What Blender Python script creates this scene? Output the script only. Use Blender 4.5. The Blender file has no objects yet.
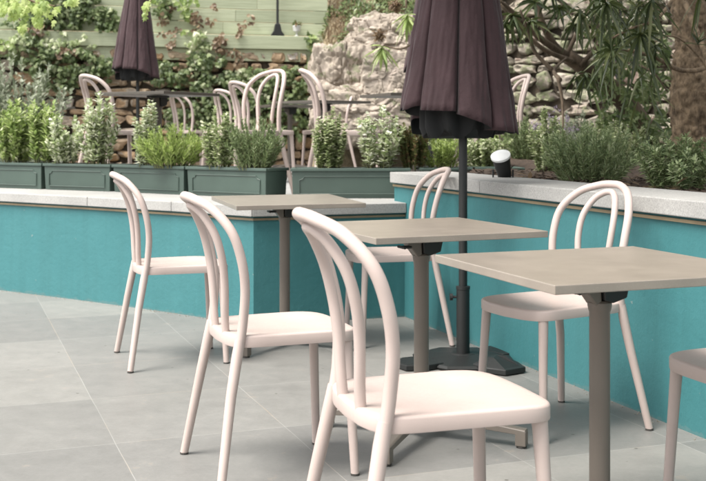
import bpy, math, random
from mathutils import Vector, Matrix, noise
R = math.radians
scn = bpy.context.scene
col = scn.collection
random.seed(7)

# ------------------------------------------------------------------ camera
F, YH, HC = 1098.0, 130.0, 1.08
cd = bpy.data.cameras.new('camera')
cd.sensor_width = 36; cd.lens = 36*F/706; cd.shift_y = -(240.5-YH)/706
cd.clip_start = .05; cd.clip_end = 500
cd.dof.use_dof = True; cd.dof.focus_distance = 3.6; cd.dof.aperture_fstop = 8
cam = bpy.data.objects.new('camera', cd); col.objects.link(cam)
cam.location = (0, 0, HC); cam.rotation_euler = (R(90), 0, 0)
scn.camera = cam

# ------------------------------------------------------------------ light
SUN_DIR = Vector((-.52, -.34, 1.1)).normalized()       # towards the sun
w = bpy.data.worlds.new('World'); scn.world = w; w.use_nodes = True
nt = w.node_tree; bg = nt.nodes['Background']
sky = nt.nodes.new('ShaderNodeTexSky'); sky.sky_type = 'NISHITA'; sky.sun_disc = False
sky.sun_elevation = math.asin(SUN_DIR.z); sky.sun_rotation = math.atan2(SUN_DIR.x, SUN_DIR.y)
sky.dust_density = 4; sky.air_density = 1.2
hs = nt.nodes.new('ShaderNodeHueSaturation'); hs.inputs['Saturation'].default_value = .10
nt.links.new(sky.outputs[0], hs.inputs['Color']); nt.links.new(hs.outputs[0], bg.inputs[0])
bg.inputs[1].default_value = .145
sd = bpy.data.lights.new('sun', 'SUN'); sd.energy = 2.5; sd.angle = R(28); sd.color = (1, .95, .88)
so = bpy.data.objects.new('sun', sd); col.objects.link(so)
so.rotation_euler = SUN_DIR.to_track_quat('Z', 'Y').to_euler()
so.location = (-8, -3, 9)
vs = scn.view_settings; vs.view_transform = 'Standard'; vs.look = 'None'; vs.gamma = 1; vs.use_curve_mapping = False
vs.exposure = 1.2
scn.render.engine = 'CYCLES'; scn.cycles.max_bounces = 8

def at(px, py, D):                       # picture point at a depth -> world
    return Vector(((px-353)/F*D, D, HC-(py-YH)/F*D))

# ------------------------------------------------------------------ helpers
def tag(o, label=None, cat=None, group=None, kind=None):
    if label: o['label'] = label
    if cat: o['category'] = cat
    if group: o['group'] = group
    if kind: o['kind'] = kind
    return o
def empty(name, loc=(0, 0, 0), rz=0, label=None, cat=None, group=None):
    o = bpy.data.objects.new(name, None); col.objects.link(o); o.empty_display_size = .1
    o.location = loc; o.rotation_euler = (0, 0, rz)
    return tag(o, label, cat, group)
class MB:
    def __init__(s): s.v = []; s.f = []
    def add(s, vs_, fs):
        n = len(s.v); s.v.extend(vs_); s.f.extend([tuple(i+n for i in f) for f in fs])
    def box(s, lo, hi, M=None):
        (a, b, c), (d, e, f) = lo, hi
        P = [Vector(p) for p in ((a,b,c),(d,b,c),(d,e,c),(a,e,c),(a,b,f),(d,b,f),(d,e,f),(a,e,f))]
        if M: P = [M @ p for p in P]
        s.add(P, [(0,3,2,1),(4,5,6,7),(0,1,5,4),(1,2,6,5),(2,3,7,6),(3,0,4,7)])
    def rings(s, rings, cap=True):
        n = len(rings[0]); base = len(s.v)
        for r in rings: s.v.extend(r)
        for i in range(len(rings)-1):
            for j in range(n):
                k = (j+1) % n
                s.f.append((base+i*n+j, base+i*n+k, base+(i+1)*n+k, base+(i+1)*n+j))
        if cap:
            s.f.append(tuple(base+j for j in reversed(range(n))))
            s.f.append(tuple(base+(len(rings)-1)*n+j for j in range(n)))
    def tube(s, pts, rad, n=10, cap=True, flat=1.0):
        pts = [Vector(p) for p in pts]; m = len(pts)
        if not hasattr(rad, '__len__'): rad = [rad]*m
        t0 = (pts[1]-pts[0]).normalized()
        u = t0.orthogonal().normalized(); rs = []
        for i, p in enumerate(pts):
            t = (pts[min(i+1, m-1)]-pts[max(i-1, 0)]).normalized()
            u = (u-t*u.dot(t)).normalized(); v = t.cross(u)
            rs.append([p+(u*math.cos(a)+v*math.sin(a)*flat)*rad[i] for a in [2*math.pi*k/n for k in range(n)]])
        s.rings(rs, cap)
    def lathe(s, prof, c=(0, 0, 0), n=24):
        c = Vector(c)
        s.rings([[c+Vector((r*math.cos(2*math.pi*k/n), r*math.sin(2*math.pi*k/n), z)) for k in range(n)] for r, z in prof])
    def build(s, name, mat, parent=None, smooth=False, bevel=0, seg=2, ang=35):
        me = bpy.data.meshes.new(name); me.from_pydata([tuple(p) for p in s.v], [], s.f)
        me.materials.append(mat); me.update()
        if smooth:
            me.polygons.foreach_set('use_smooth', [True]*len(me.polygons))
            try: me.set_sharp_from_angle(angle=R(ang))
            except Exception: pass
        o = bpy.data.objects.new(name, me); col.objects.link(o)
        if parent: o.parent = parent
        if bevel:
            b = o.modifiers.new('bevel', 'BEVEL'); b.width = bevel; b.segments = seg; b.limit_method = 'ANGLE'
        return o
def crom(P, n=6, closed=False):          # Catmull-Rom through points
    P = [Vector(p) for p in P]; out = []
    for i in range(len(P)-1):
        p0 = P[i-1] if i else P[0]*2-P[1]; p1 = P[i]; p2 = P[i+1]; p3 = P[i+2] if i+2 < len(P) else P[-1]*2-P[-2]
        for k in range(n):
            t = k/n
            out.append(.5*((2*p1)+(p2-p0)*t+(2*p0-5*p1+4*p2-p3)*t*t+(3*p1-p0-3*p2+p3)*t**3))
    out.append(P[-1]); return out
def copy_thing(src, loc, rz, label=None, group=None):
    r = src.copy(); col.objects.link(r); r.location = loc; r.rotation_euler = (0, 0, rz)
    if label: r['label'] = label
    if group: r['group'] = group
    for ch in [c for c in src.children]:
        c = ch.copy(); col.objects.link(c); c.parent = r
        for g in ch.children:
            d = g.copy(); col.objects.link(d); d.parent = c
    return r

# ------------------------------------------------------------------ materials
def lin(c):
    return tuple(((x/255+.055)/1.055)**2.4 if x > 10 else x/255/12.92 for x in c)+(1,)
class NT:
    def __init__(s, name):
        s.m = bpy.data.materials.new(name); s.m.use_nodes = True; s.t = s.m.node_tree
        s.b = s.t.nodes['Principled BSDF']; s.out = s.t.nodes['Material Output']
    def n(s, ty, **kw):
        x = s.t.nodes.new(ty)
        for k, v in kw.items():
            if hasattr(x, k): setattr(x, k, v)
            else: x.inputs[k.replace('_', ' ')].default_value = v
        return x
    def l(s, a, b): s.t.links.new(a, b)
    def math(s, op, a, b=None, c=None):
        x = s.t.nodes.new('ShaderNodeMath'); x.operation = op
        for i, q in enumerate((a, b, c)):
            if q is None: continue
            if isinstance(q, (int, float)): x.inputs[i].default_value = q
            else: s.l(q, x.inputs[i])
        return x.outputs[0]
    def coords(s, kind='Object'):
        return s.n('ShaderNodeTexCoord').outputs[kind]
    def noise(s, vec, scale, detail=4, rough=.55):
        x = s.n('ShaderNodeTexNoise'); x.inputs['Scale'].default_value = scale
        x.inputs['Detail'].default_value = detail; x.inputs['Roughness'].default_value = rough
        if vec is not None: s.l(vec, x.inputs['Vector'])
        return x.outputs['Fac']
    def ramp(s, fac, stops):
        x = s.n('ShaderNodeValToRGB'); r = x.color_ramp
        while len(r.elements) < len(stops): r.elements.new(.5)
        for e, (p, c) in zip(r.elements, stops):
            e.position = p; e.color = c if len(c) == 4 else tuple(c)+(1,)
        s.l(fac, x.inputs[0]); return x.outputs[0]
    def mix(s, fac, a, b, mode='MIX'):
        x = s.n('ShaderNodeMix'); x.data_type = 'RGBA'; x.blend_type = mode
        for i, q in ((0, fac), (6, a), (7, b)):
            if isinstance(q, (int, float)): x.inputs[i].default_value = q
            elif isinstance(q, tuple): x.inputs[i].default_value = q if len(q) == 4 else q+(1,)
            else: s.l(q, x.inputs[i])
        return x.outputs[2]
    def bump(s, h, strength=.3, dist=.002):
        x = s.n('ShaderNodeBump'); x.inputs['Strength'].default_value = strength; x.inputs['Distance'].default_value = dist
        s.l(h, x.inputs['Height']); s.l(x.outputs[0], s.b.inputs['Normal'])
    def base(s, c):
        if isinstance(c, tuple): s.b.inputs['Base Color'].default_value = c if len(c) == 4 else c+(1,)
        else: s.l(c, s.b.inputs['Base Color'])
    def rough(s, r):
        if isinstance(r, (int, float)): s.b.inputs['Roughness'].default_value = r
        else: s.l(r, s.b.inputs['Roughness'])

def mat_plain(name, c, rough=.5, var=.12, scale=6, bump=0, bscale=80, metal=0, spec=.5):
    m = NT(name); v = m.coords()
    a = tuple(x*(1-var) for x in c[:3]); b = tuple(min(1, x*(1+var)) for x in c[:3])
    m.base(m.ramp(m.noise(v, scale), [(.3, a), (.7, b)])); m.rough(rough)
    m.b.inputs['Metallic'].default_value = metal; m.b.inputs['Specular IOR Level'].default_value = spec
    if bump: m.bump(m.noise(v, bscale, 3), bump)
    return m.m
def mat_chair():
    m = NT('pink_resin'); v = m.coords()
    n = m.noise(v, 7, 5)
    sf = m.n('ShaderNodeMapping'); sf.inputs['Scale'].default_value = (30, 4, 30); m.l(v, sf.inputs[0])
    m.base(m.mix(m.math('MULTIPLY', m.math('GREATER_THAN', m.noise(sf.outputs[0], 3, 6, .8), .70), .30), m.ramp(n, [(.25, (.425, .345, .313)), (.75, (.48, .395, .360))]), (.30, .25, .22)))
    sc = m.n('ShaderNodeMapping'); sc.inputs['Scale'].default_value = (40, 40, 7); m.l(v, sc.inputs[0])
    m.rough(m.math('MULTIPLY_ADD', m.noise(sc.outputs[0], 3, 5, .7), .38, .22)); m.bump(m.noise(v, 260, 2), .2, .0008)
    return m.m
def mat_table():
    m = NT('taupe_laminate'); v = m.coords()
    n = m.noise(v, 9, 6, .65)
    c = m.ramp(n, [(.3, (.195, .165, .135)), (.72, (.25, .213, .175))])
    sp = m.noise(v, 320, 2)
    m.base(m.mix(m.math('MULTIPLY', m.math('GREATER_THAN', sp, .63), .25), c, (.34, .30, .25)))
    m.rough(m.math('MULTIPLY_ADD', m.noise(v, 14, 4), .22, .30)); m.bump(sp, .1, .0004); m.b.inputs['Coat Weight'].default_value = 1; m.b.inputs['Coat Roughness'].default_value = .38
    return m.m
def mat_teal():
    m = NT('teal_paint'); v = m.coords()
    n = m.noise(v, 1.3, 6, .65); n2 = m.noise(v, 9, 5, .7)
    c = m.ramp(n, [(.3, (.032, .147, .157)), (.7, (.042, .167, .177))])
    c = m.mix(m.math('MULTIPLY', m.math('GREATER_THAN', n2, .66), .22), c, (.045, .175, .186))
    z = m.n('ShaderNodeSeparateXYZ'); m.l(v, z.inputs[0])
    # splash dirt along the foot of the wall
    d = m.math('MULTIPLY', m.math('LESS_THAN', m.math('ADD', z.outputs[2], m.math('MULTIPLY', n2, -.09)), -.034), .35)
    sm = m.n('ShaderNodeMapping'); sm.inputs['Scale'].default_value = (9, 9, .7); m.l(v, sm.inputs[0])
    st = m.ramp(m.noise(sm.outputs[0], 1.6, 6, .7), [(.36, (.93, .935, .93)), (.55, (1, 1, 1)), (.72, (1.03, 1.03, 1.03))])
    c = m.mix(1.0, c, st, 'MULTIPLY')
    chip = m.math('MULTIPLY', m.math('GREATER_THAN', m.noise(v, 26, 3, .6), .735), .7)
    c = m.mix(chip, c, (.20, .25, .24))
    m.base(m.mix(d, c, (.12, .17, .165)))
    m.rough(.6); m.bump(m.math('ADD', m.noise(v, 45, 6, .75), m.math('MULTIPLY', m.noise(v, 7, 4, .6), 2)), .5, .004)
    return m.m
def mat_floor():
    m = NT('slate_tiles'); v = m.coords('Object')
    s = m.n('ShaderNodeSeparateXYZ'); m.l(v, s.inputs[0])
    x, y = s.outputs[0], s.outputs[1]
    ca, sa = math.cos(R(20.3)), math.sin(R(20.3))
    wob = m.math('MULTIPLY_ADD', m.noise(v, 3, 2), .006, -.003)
    u = m.math('ADD', m.math('ADD', m.math('MULTIPLY', x, ca), m.math('MULTIPLY', y, sa)), wob)
    w_ = m.math('ADD', m.math('ADD', m.math('MULTIPLY', x, -sa), m.math('MULTIPLY', y, ca)), wob)
    U = m.math('DIVIDE', m.math('SUBTRACT', u, .545), .6085); W = m.math('DIVIDE', m.math('SUBTRACT', w_, 3.83), .665)
    fu, fw = m.math('FRACT', U), m.math('FRACT', W)
    du = m.math('MULTIPLY', m.math('MINIMUM', fu, m.math('SUBTRACT', 1, fu)), .6085)
    dw = m.math('MULTIPLY', m.math('MINIMUM', fw, m.math('SUBTRACT', 1, fw)), .665)
    ju = m.math('LESS_THAN', du, .0017); jw = m.math('LESS_THAN', dw, .0018)
    cv = m.n('ShaderNodeCombineXYZ'); m.l(m.math('FLOOR', U), cv.inputs[0]); m.l(m.math('FLOOR', W), cv.inputs[1])
    wn = m.n('ShaderNodeTexWhiteNoise'); m.l(cv.outputs[0], wn.inputs['Vector'])
    n1 = m.noise(v, 1.7, 8, .65); n2 = m.noise(v, 11, 6, .7)
    n3 = m.noise(v, 60, 5, .8); nm = m.math('ADD', m.math('ADD', m.math('MULTIPLY', n1, .35), m.math('MULTIPLY', n2, .35)), m.math('MULTIPLY', n3, .30))
    c = m.ramp(nm, [(.32, (.142, .138, .130)), (.50, (.178, .174, .164)), (.68, (.218, .213, .200))])
    c = m.mix(1.0, c, m.ramp(wn.outputs['Value'], [(0, (.84, .845, .85)), (1, (1.12, 1.115, 1.10))]), 'MULTIPLY')
    stain = m.math('MULTIPLY', m.math('GREATER_THAN', m.noise(v, 5.5, 6, .75), .64), .18)
    c = m.mix(stain, c, (.30, .24, .18))
    spk = m.n('ShaderNodeTexVoronoi'); spk.inputs['Scale'].default_value = 7; m.l(v, spk.inputs['Vector'])
    c = m.mix(m.math('LESS_THAN', spk.outputs['Distance'], .045), c, (.09, .085, .075))
    # pale joints, rusty in places
    jc = m.ramp(m.noise(v, 2.2, 3), [(.50, (.36, .36, .34)), (.66, (.32, .25, .18))])
    jn = m.math('MULTIPLY', m.math('MAXIMUM', m.math('MULTIPLY', ju, .5), m.math('MULTIPLY', jw, .5)), m.ramp(m.noise(v, 1.1, 3), [(.3, (.35,)*3), (.6, (1,)*3)]))
    m.base(m.mix(jn, c, jc))
    m.rough(m.math('MULTIPLY_ADD', n2, .3, .36))
    h = m.math('SUBTRACT', m.noise(v, 38, 6, .7), m.math('MULTIPLY', m.math('MAXIMUM', ju, jw), .6))
    m.bump(h, .35, .002)
    return m.m
def mat_stone(name, stops, island=True, scale=18, moss=0.0, bump=.8):
    m = NT(name); v = m.coords()
    n = m.noise(v, scale, 7, .7)
    if island:
        g = m.n('ShaderNodeNewGeometry').outputs['Random Per Island']
        c = m.ramp(g, stops)
    else: c = m.ramp(m.noise(v, scale*.25, 5, .6), stops)
    c = m.mix(1.0, c, m.ramp(n, [(.25, (.55, .53, .5)), (.55, (1, 1, 1)), (.8, (1.2, 1.18, 1.12))]), 'MULTIPLY')
    if moss:
        mm = m.math('MULTIPLY', m.math('GREATER_THAN', m.noise(v, scale*.35, 6, .75), 1-moss), .6)
        c = m.mix(mm, c, (.13, .16, .07))
    m.base(c); m.rough(.9); m.bump(n, bump, .02); return m.m
def mat_granite():
    m = NT('granite'); v = m.coords()
    n = m.noise(v, 150, 3, .8); n1 = m.noise(v, 3, 5)
    c = m.ramp(n, [(.3, (.24, .24, .232)), (.5, (.33, .325, .315)), (.7, (.42, .415, .40))])
    m.base(m.mix(1.0, c, m.ramp(n1, [(.3, (.84, .84, .83)), (.7, (1.08, 1.07, 1.05))]), 'MULTIPLY'))
    m.rough(.7); m.bump(n, .2, .001); return m.m
def mat_leaf(name, stops, rough=.45, trans=.45):
    m = NT(name)
    g = m.n('ShaderNodeNewGeometry').outputs['Random Per Island']
    c = m.ramp(g, stops); m.base(c); m.rough(rough)
    t = m.n('ShaderNodeBsdfTranslucent'); m.l(c, t.inputs[0])
    x = m.n('ShaderNodeMixShader'); x.inputs[0].default_value = trans
    m.l(m.b.outputs[0], x.inputs[1]); m.l(t.outputs[0], x.inputs[2]); m.l(x.outputs[0], m.out.inputs[0])
    return m.m
def mat_fabric():
    m = NT('plum_fabric'); v = m.coords()
    n = m.noise(v, 5, 5, .6)
    m.base(m.ramp(n, [(.3, (.028, .0125, .0145)), (.7, (.043, .0205, .0235))])); m.rough(.85)
    m.b.inputs['Sheen Weight'].default_value = .12; m.b.inputs['Sheen Roughness'].default_value = .4
    m.bump(m.noise(v, 26, 6, .6), .5, .01); return m.m
def mat_wood():
    m = NT('sage_boards'); v = m.coords()
    mp = m.n('ShaderNodeMapping'); mp.inputs['Scale'].default_value = (.6, 6, 14); m.l(v, mp.inputs[0])
    g = m.n('ShaderNodeNewGeometry').outputs['Random Per Island']
    n = m.noise(mp.outputs[0], 3, 6, .7)
    c = m.ramp(n, [(.25, (.31, .34, .225)), (.6, (.45, .48, .335)), (.8, (.54, .56, .43))])
    m.base(m.mix(1.0, c, m.ramp(g, [(0, (.8, .82, .8)), (1, (1.1, 1.1, 1.1))]), 'MULTIPLY'))
    m.rough(.8); m.bump(m.math('ADD', n, m.math('MULTIPLY', m.noise(mp.outputs[0], 14, 5, .8), .6)), .7, .005); return m.m
def mat_bark(name='bark', a=(.055, .04, .026), b=(.22, .165, .115), sc=9):
    m = NT(name); v = m.coords()
    mp = m.n('ShaderNodeMapping'); mp.inputs['Scale'].default_value = (1, 1, .45); m.l(v, mp.inputs[0])
    n = m.noise(mp.outputs[0], sc, 8, .72)
    m.base(m.ramp(n, [(.32, a), (.68, b)])); m.rough(.92); m.bump(n, .9, .03); return m.m
def mat_soil(name, a, b, sc=30):
    m = NT(name); v = m.coords(); n = m.noise(v, sc, 8, .75); n2 = m.noise(v, 2.2, 4)
    c = m.ramp(n, [(.3, a), (.7, b)])
    m.base(m.mix(1.0, c, m.ramp(n2, [(.3, (.75, .75, .75)), (.7, (1.2, 1.15, 1.1))]), 'MULTIPLY')); m.rough(.95); m.bump(n, 1, .02); return m.m

M = dict(
 chair=mat_chair(), table=mat_table(), teal=mat_teal(), floor=mat_floor(), granite=mat_granite(),
 metal=mat_plain('taupe_metal', (.135, .115, .096), .42, .08, 4, .1, 200),
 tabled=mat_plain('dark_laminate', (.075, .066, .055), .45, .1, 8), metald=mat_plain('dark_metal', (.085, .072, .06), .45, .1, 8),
 black=mat_plain('black_metal', (.010, .011, .0105), .5, .2, 8, .15, 160),
 rubber=mat_plain('rubber', (.05, .045, .04), .7),
 inner_shade=mat_plain('painted_inner_shade', (.006, .0065, .007), .85),  # near-black for the umbrella inside, shade put into the colour
 brass=mat_plain('brass_trim', (.26, .20, .12), .5, .3, 3),
 planter=mat_plain('green_enamel', (.050, .076, .063), .45, .14, 3, .12, 60),
 concrete=mat_plain('render', (.25, .25, .24), .9, .1, 4, .3, 60),
 fabric=mat_fabric(), wood=mat_wood(), bark=mat_bark(), bark2=mat_bark('pale_bark', (.045, .030, .019), (.42, .31, .20), 26),
 soil=mat_soil('bark_mulch', (.022, .014, .010), (.11, .075, .05)),
 earth=mat_soil('dry_earth', (.10, .085, .05), (.30, .25, .16), 12),
 mortar=mat_soil('mortar', (.025, .020, .015), (.10, .08, .055), 10),
 stone_w=mat_stone('brown_stone', [(0, (.34, .22, .12)), (.3, (.42, .30, .19)), (.55, (.30, .22, .15)), (.8, (.48, .38, .27)), (1, (.44, .40, .36))]),
 stone_g=mat_stone('grey_stone', [(0, (.19, .165, .13)), (.3, (.28, .25, .20)), (.55, (.13, .11, .09)), (.8, (.36, .32, .26)), (1, (.25, .18, .15))], moss=.47),
 rock=mat_stone('rock', [(.3, (.24, .20, .16)), (.5, (.33, .285, .235)), (.7, (.43, .36, .31))], False, 10, .42, .6),
 ivy=mat_leaf('ivy_leaf', [(0, (.075, .11, .04)), (.45, (.125, .18, .065)), (.8, (.21, .27, .11)), (1, (.34, .38, .21))]),
 dry=mat_leaf('dry_leaf', [(0, (.13, .085, .055)), (.5, (.22, .15, .09)), (1, (.33, .25, .16))]),
 lime=mat_leaf('lime_leaf', [(0, (0.207, 0.287, 0.081)), (.5, (0.356, 0.460, 0.127)), (1, (0.529, 0.609, 0.253))]),
 bright=mat_leaf('bright_leaf', [(0, (0.168, 0.235, 0.078)), (.4, (0.291, 0.392, 0.123)), (.8, (0.448, 0.526, 0.224)), (1, (0.650, 0.672, 0.448))]),
 varieg=mat_leaf('variegated_leaf', [(0, (0.192, 0.252, 0.108)), (.45, (0.324, 0.396, 0.180)), (.7, (0.540, 0.588, 0.360)), (1, (0.816, 0.816, 0.636))]),
 white=mat_leaf('cream_leaf', [(0, (0.212, 0.283, 0.118)), (.4, (0.401, 0.472, 0.248)), (.7, (0.708, 0.732, 0.543)), (1, (0.850, 0.850, 0.767))]),
 olive=mat_leaf('grey_leaf', [(0, (0.182, 0.221, 0.143)), (.5, (0.312, 0.351, 0.247)), (1, (0.546, 0.572, 0.468))]),
 rose=mat_leaf('rosemary_needle', [(0, (0.088, 0.125, 0.050)), (.5, (0.163, 0.225, 0.088)), (.85, (0.275, 0.350, 0.163)), (1, (0.425, 0.475, 0.288))], .5, .2),
 rosep=mat_leaf('pale_rosemary_needle', [(0, (0.120, 0.180, 0.078)), (.5, (0.252, 0.324, 0.150)), (.85, (0.408, 0.480, 0.252)), (1, (0.576, 0.624, 0.408))], .5, .25),
 strap=mat_leaf('strap_leaf', [(0, (.030, .046, .016)), (.5, (.062, .088, .028)), (.85, (.115, .145, .050)), (1, (.20, .22, .10))], .32, .25),
 red=mat_leaf('bronze_leaf', [(0, (.10, .14, .045)), (.6, (.20, .20, .08)), (1, (.28, .17, .10))]),
 lilac=mat_leaf('lilac_petal', [(0, (.30, .24, .36)), (1, (.55, .48, .55))]),
 stem=mat_plain('stem', (.11, .12, .05), .8), twig=mat_plain('twig', (.16, .11, .07), .85),
 pot=mat_plain('pale_pot', (.5, .5, .48), .5), pipe=mat_plain('black_pipe', (.015, .016, .015), .35),
 glass=mat_plain('lamp_glass', (.75, .76, .75), .15, .02), gravel=mat_plain('debris', (.22, .20, .16), .9, .4, 40),
)

# ------------------------------------------------------------------ ground
b = MB(); b.add([Vector(p) for p in ((-30, -20, 0), (30, -20, 0), (30, 30, 0), (-30, 30, 0))], [(0, 1, 2, 3)])
tag(b.build('ground', M['floor']), kind='structure')

def offset_line(P, d):                   # shift a plan polyline to its left by d (mitred)
    out = []
    for i, p in enumerate(P):
        ns = []
        for a, c in ((i-1, i), (i, i+1)):
            if a < 0 or c >= len(P): continue
            t = (P[c]-P[a]).normalized(); ns.append(Vector((-t.y, t.x)))
        n = sum(ns, Vector((0, 0))).normalized(); out.append(p+n*(d/max(.5, n.dot(ns[0]))))
    return out
def strip(mb, A, B, z0, z1):             # solid between two plan polylines
    base = len(mb.v); n = len(A)
    for p, q in zip(A, B):
        mb.v += [Vector((p.x, p.y, z0)), Vector((q.x, q.y, z0)), Vector((q.x, q.y, z1)), Vector((p.x, p.y, z1))]
    for i in range(n-1):
        a, c = base+4*i, base+4*i+4
        for j in range(4): k = (j+1) % 4; mb.f.append((a+j, c+j, c+k, a+k))
    mb.f += [(base, base+1, base+2, base+3), (base+4*n-1, base+4*n-2, base+4*n-3, base+4*n-4)]
def resample(P, step):
    out = [P[0].copy()]; 
    for a, c in zip(P, P[1:]):
        n = max(1, round((c-a).length/step))
        for k in range(1, n+1): out.append(a.lerp(c, k/n))
    return out
def masonry(name, P, zb, zt, capw, label, seg=1.0, thick=.22):
    """rendered wall along plan polyline P (its left side is the terrace), granite slabs on top"""
    root = empty(name, (P[0].x, P[0].y, 0), 0, label, 'wall')
    off = Vector((P[0].x, P[0].y))
    P = [p-off for p in P]
    m = MB(); strip(m, P, offset_line(P, thick), -.05, zb-.001)
    m.build('painted_face', M['teal'], root)
    m = MB(); strip(m, offset_line(P, -.011), offset_line(P, .003), zb-.022, zb-.010)
    m.build('metal_trim', M['brass'], root)
    f = offset_line(P, -.03); k = offset_line(P, capw)
    for i in range(len(P)-1):
        n = max(1, round((f[i+1]-f[i]).length/seg))
        for j in range(n):
            g = .0015/max(.1, (f[i+1]-f[i]).length)
            t0, t1 = j/n+g, (j+1)/n-g
            m = MB(); strip(m, [f[i].lerp(f[i+1], t0), f[i].lerp(f[i+1], t1)], [k[i].lerp(k[i+1], t0), k[i].lerp(k[i+1], t1)], zb, zt)
            m.build('coping_stone', M['granite'], root, bevel=.004)
    return root
V2 = lambda *a: Vector(a)
LW = [V2(-6.2, 9.4), V2(-4.9, 8.85), V2(-3.9, 8.33), V2(-3.1, 7.87), V2(-2.39, 7.41), V2(-1.65, 6.91), V2(-1.05, 6.47), V2(-.55, 6.07), V2(.30, 6.354), V2(.62, 6.461)]
masonry('garden_wall', LW, .602, .660, .80, 'low curved teal rendered wall with granite coping under the green planters')
RW = [V2(.245, 6.50), V2(.30+.347*8, 6.354-.938*8)]
masonry('garden_wall', RW, .770, .832, .34, 'taller straight teal rendered wall with granite coping along the right planting bed', 1.25)

# upper terrace paving, planting bed and hillside behind
b = MB(); b.add([Vector(p) for p in ((-9, 9.6, .61), (-4.5, 9.3, .61), (-.9, 6.9, .61), (.9, 6.9, .61), (1.6, 9, .61), (2.2, 13.5, .61), (-1, 15.5, .61), (-9, 15.5, .61))], [tuple(range(8))])
tag(b.build('terrace_floor', M['concrete']), kind='structure')
def heightfield(name, mat, quad, nx, ny, zf, kind='structure'):
    m = MB(); A, B, C, D = [Vector(q) for q in quad]
    for j in range(ny+1):
        for i in range(nx+1):
            s, t = i/nx, j/ny
            p = (A.lerp(B, s)).lerp(D.lerp(C, s), t)
            m.v.append(Vector((p.x, p.y, zf(p.x, p.y))))
    for j in range(ny):
        for i in range(nx):
            a = j*(nx+1)+i; m.f.append((a, a+1, a+nx+2, a+nx+1))
    return tag(m.build(name, mat, smooth=True, ang=180), kind=kind)
def bed_z(x, y): return .80+.06*max(0, y-6)*.6+.035*noise.noise(Vector((x*3, y*3, 0)))+.012*noise.noise(Vector((x*14, y*14, 3)))
heightfield('soil', M['soil'], ((.62, 6.45), (3.7, -2.0), (7.5, 2.5), (2.3, 11.6)), 60, 110, bed_z)
def hill_z(x, y):
    k = max(0, min(1, (x+.62)/.3)); y0 = (13.02+(x+6.2)*.26+.75)*(1-k)+13.75*k
    base = 2.15+(y-y0)*.62 if y > y0 else 2.15-min(1.6, (y0-y)*5)
    return base+.12*noise.noise(Vector((x*.9, y*.9, 0)))+.05*noise.noise(Vector((x*4, y*4, 2)))
heightfield('hillside', M['earth'], ((-9, 13.2), (9, 13.2), (14, 30), (-14, 30)), 130, 90, hill_z)

# ------------------------------------------------------------------ chair
def make_chair(name, loc, rz, label, group):
    root = empty(name, loc, rz, label, 'chair', group)      # faces +x, y is its left
    # seat: rounded trapezoid, dished, waterfall front, deep apron
    def outline(k, s=1.0):
        a = 2*math.pi*k/96; c, sn = math.cos(a), math.sin(a)
        e = .29
        x = abs(c)**e*math.copysign(1, c); y = abs(sn)**e*math.copysign(1, sn)
        hw = .193+.004*x
        fx = .212 if x > 0 else .176
        return x*fx*s+(.020*x*(1-y*y) if x > 0 else .020*x*(1-y*y))*s, y*hw*s
    m = MB(); rings = []
    prof = [(.955, .4205), (.996, .4200), (1.0, .423), (1.0, .4495), (.992, .4538), (.975, .4558), (.93, .4562), (.80, .4548), (.62, .4515), (.4, .449), (.15, .448)]
    def sz(x, y, s, z):
        return z-.003*max(0, (x-.10)/.1)**1.5+.004*(y/.19)**2
    for s, z in prof:
        r = []
        for k in range(96):
            x, y = outline(k, s); r.append(Vector((x, y, sz(x, y, s, z))))
        rings.append(r)
    rings.insert(0, [Vector((*outline(k, .95), .442)) for k in range(96)])
    m.rings(rings, cap=True)
    m.build('seat', M['chair'], root, smooth=True, ang=60)
    for s in (1, -1):
        # front leg grows out of the apron corner
        m = MB(); m.tube([(.184, s*.158, .440), (.186, s*.161, .40), (.191, s*.166, .30), (.204, s*.182, 0.006)], [.0185, .0172, .0158, .0136], 14)
        L = m.build('leg', M['chair'], root, smooth=True)
        m = MB(); m.lathe([(.0125, 0), (.0142, .001), (.0142, .007)], (.204, s*.182, 0), 14); m.build('foot_cap', M['rubber'], L)
        m = MB(); m.tube([(-.166, s*.175, .450), (-.175, s*.177, .40), (-.198, s*.190, .28), (-.243, s*.236, .006)], [.0155, .0172, .0160, .0136], 14)
        L = m.build('leg', M['chair'], root, smooth=True)
        m = MB(); m.lathe([(.0125, 0), (.0142, .001), (.0142, .007)], (-.243, s*.236, 0), 14); m.build('foot_cap', M['rubber'], L)
    half = [(-.168, .175, .425), (-.157, .177, .50), (-.153, .186, .60), (-.166, .192, .69), (-.194, .182, .775), (-.240, .132, .84), (-.280, .060, .868)]
    path = half+[(-.292, 0, .874)]+[(a, -b_, c) for a, b_, c in reversed(half)]
    m = MB(); m.tube(crom(path, 7), .0145, 16); m.build('outer_hoop', M['chair'], root, smooth=True, ang=60)
    ih = [(-.180, .062, .442), (-.184, .067, .50), (-.188, .079, .60), (-.198, .087, .68), (-.218, .083, .755), (-.248, .058, .814), (-.270, .026, .840)]
    path = ih+[(-.277, 0, .845)]+[(a, -b_, c) for a, b_, c in reversed(ih)]
    m = MB(); m.tube(crom(path, 7), .0124, 14); m.build('inner_hoop', M['chair'], root, smooth=True, ang=60)
    return root
GC = 'pale pink hoop-back chairs on the lower patio'
GU = 'pale pink hoop-back chairs on the upper terrace'
chair = make_chair('bistro_chair', (.180, 2.564, 0), .320, 'large foreground pale pink hoop-back chair, nearest of all, with its feet below the picture', GC)
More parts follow.
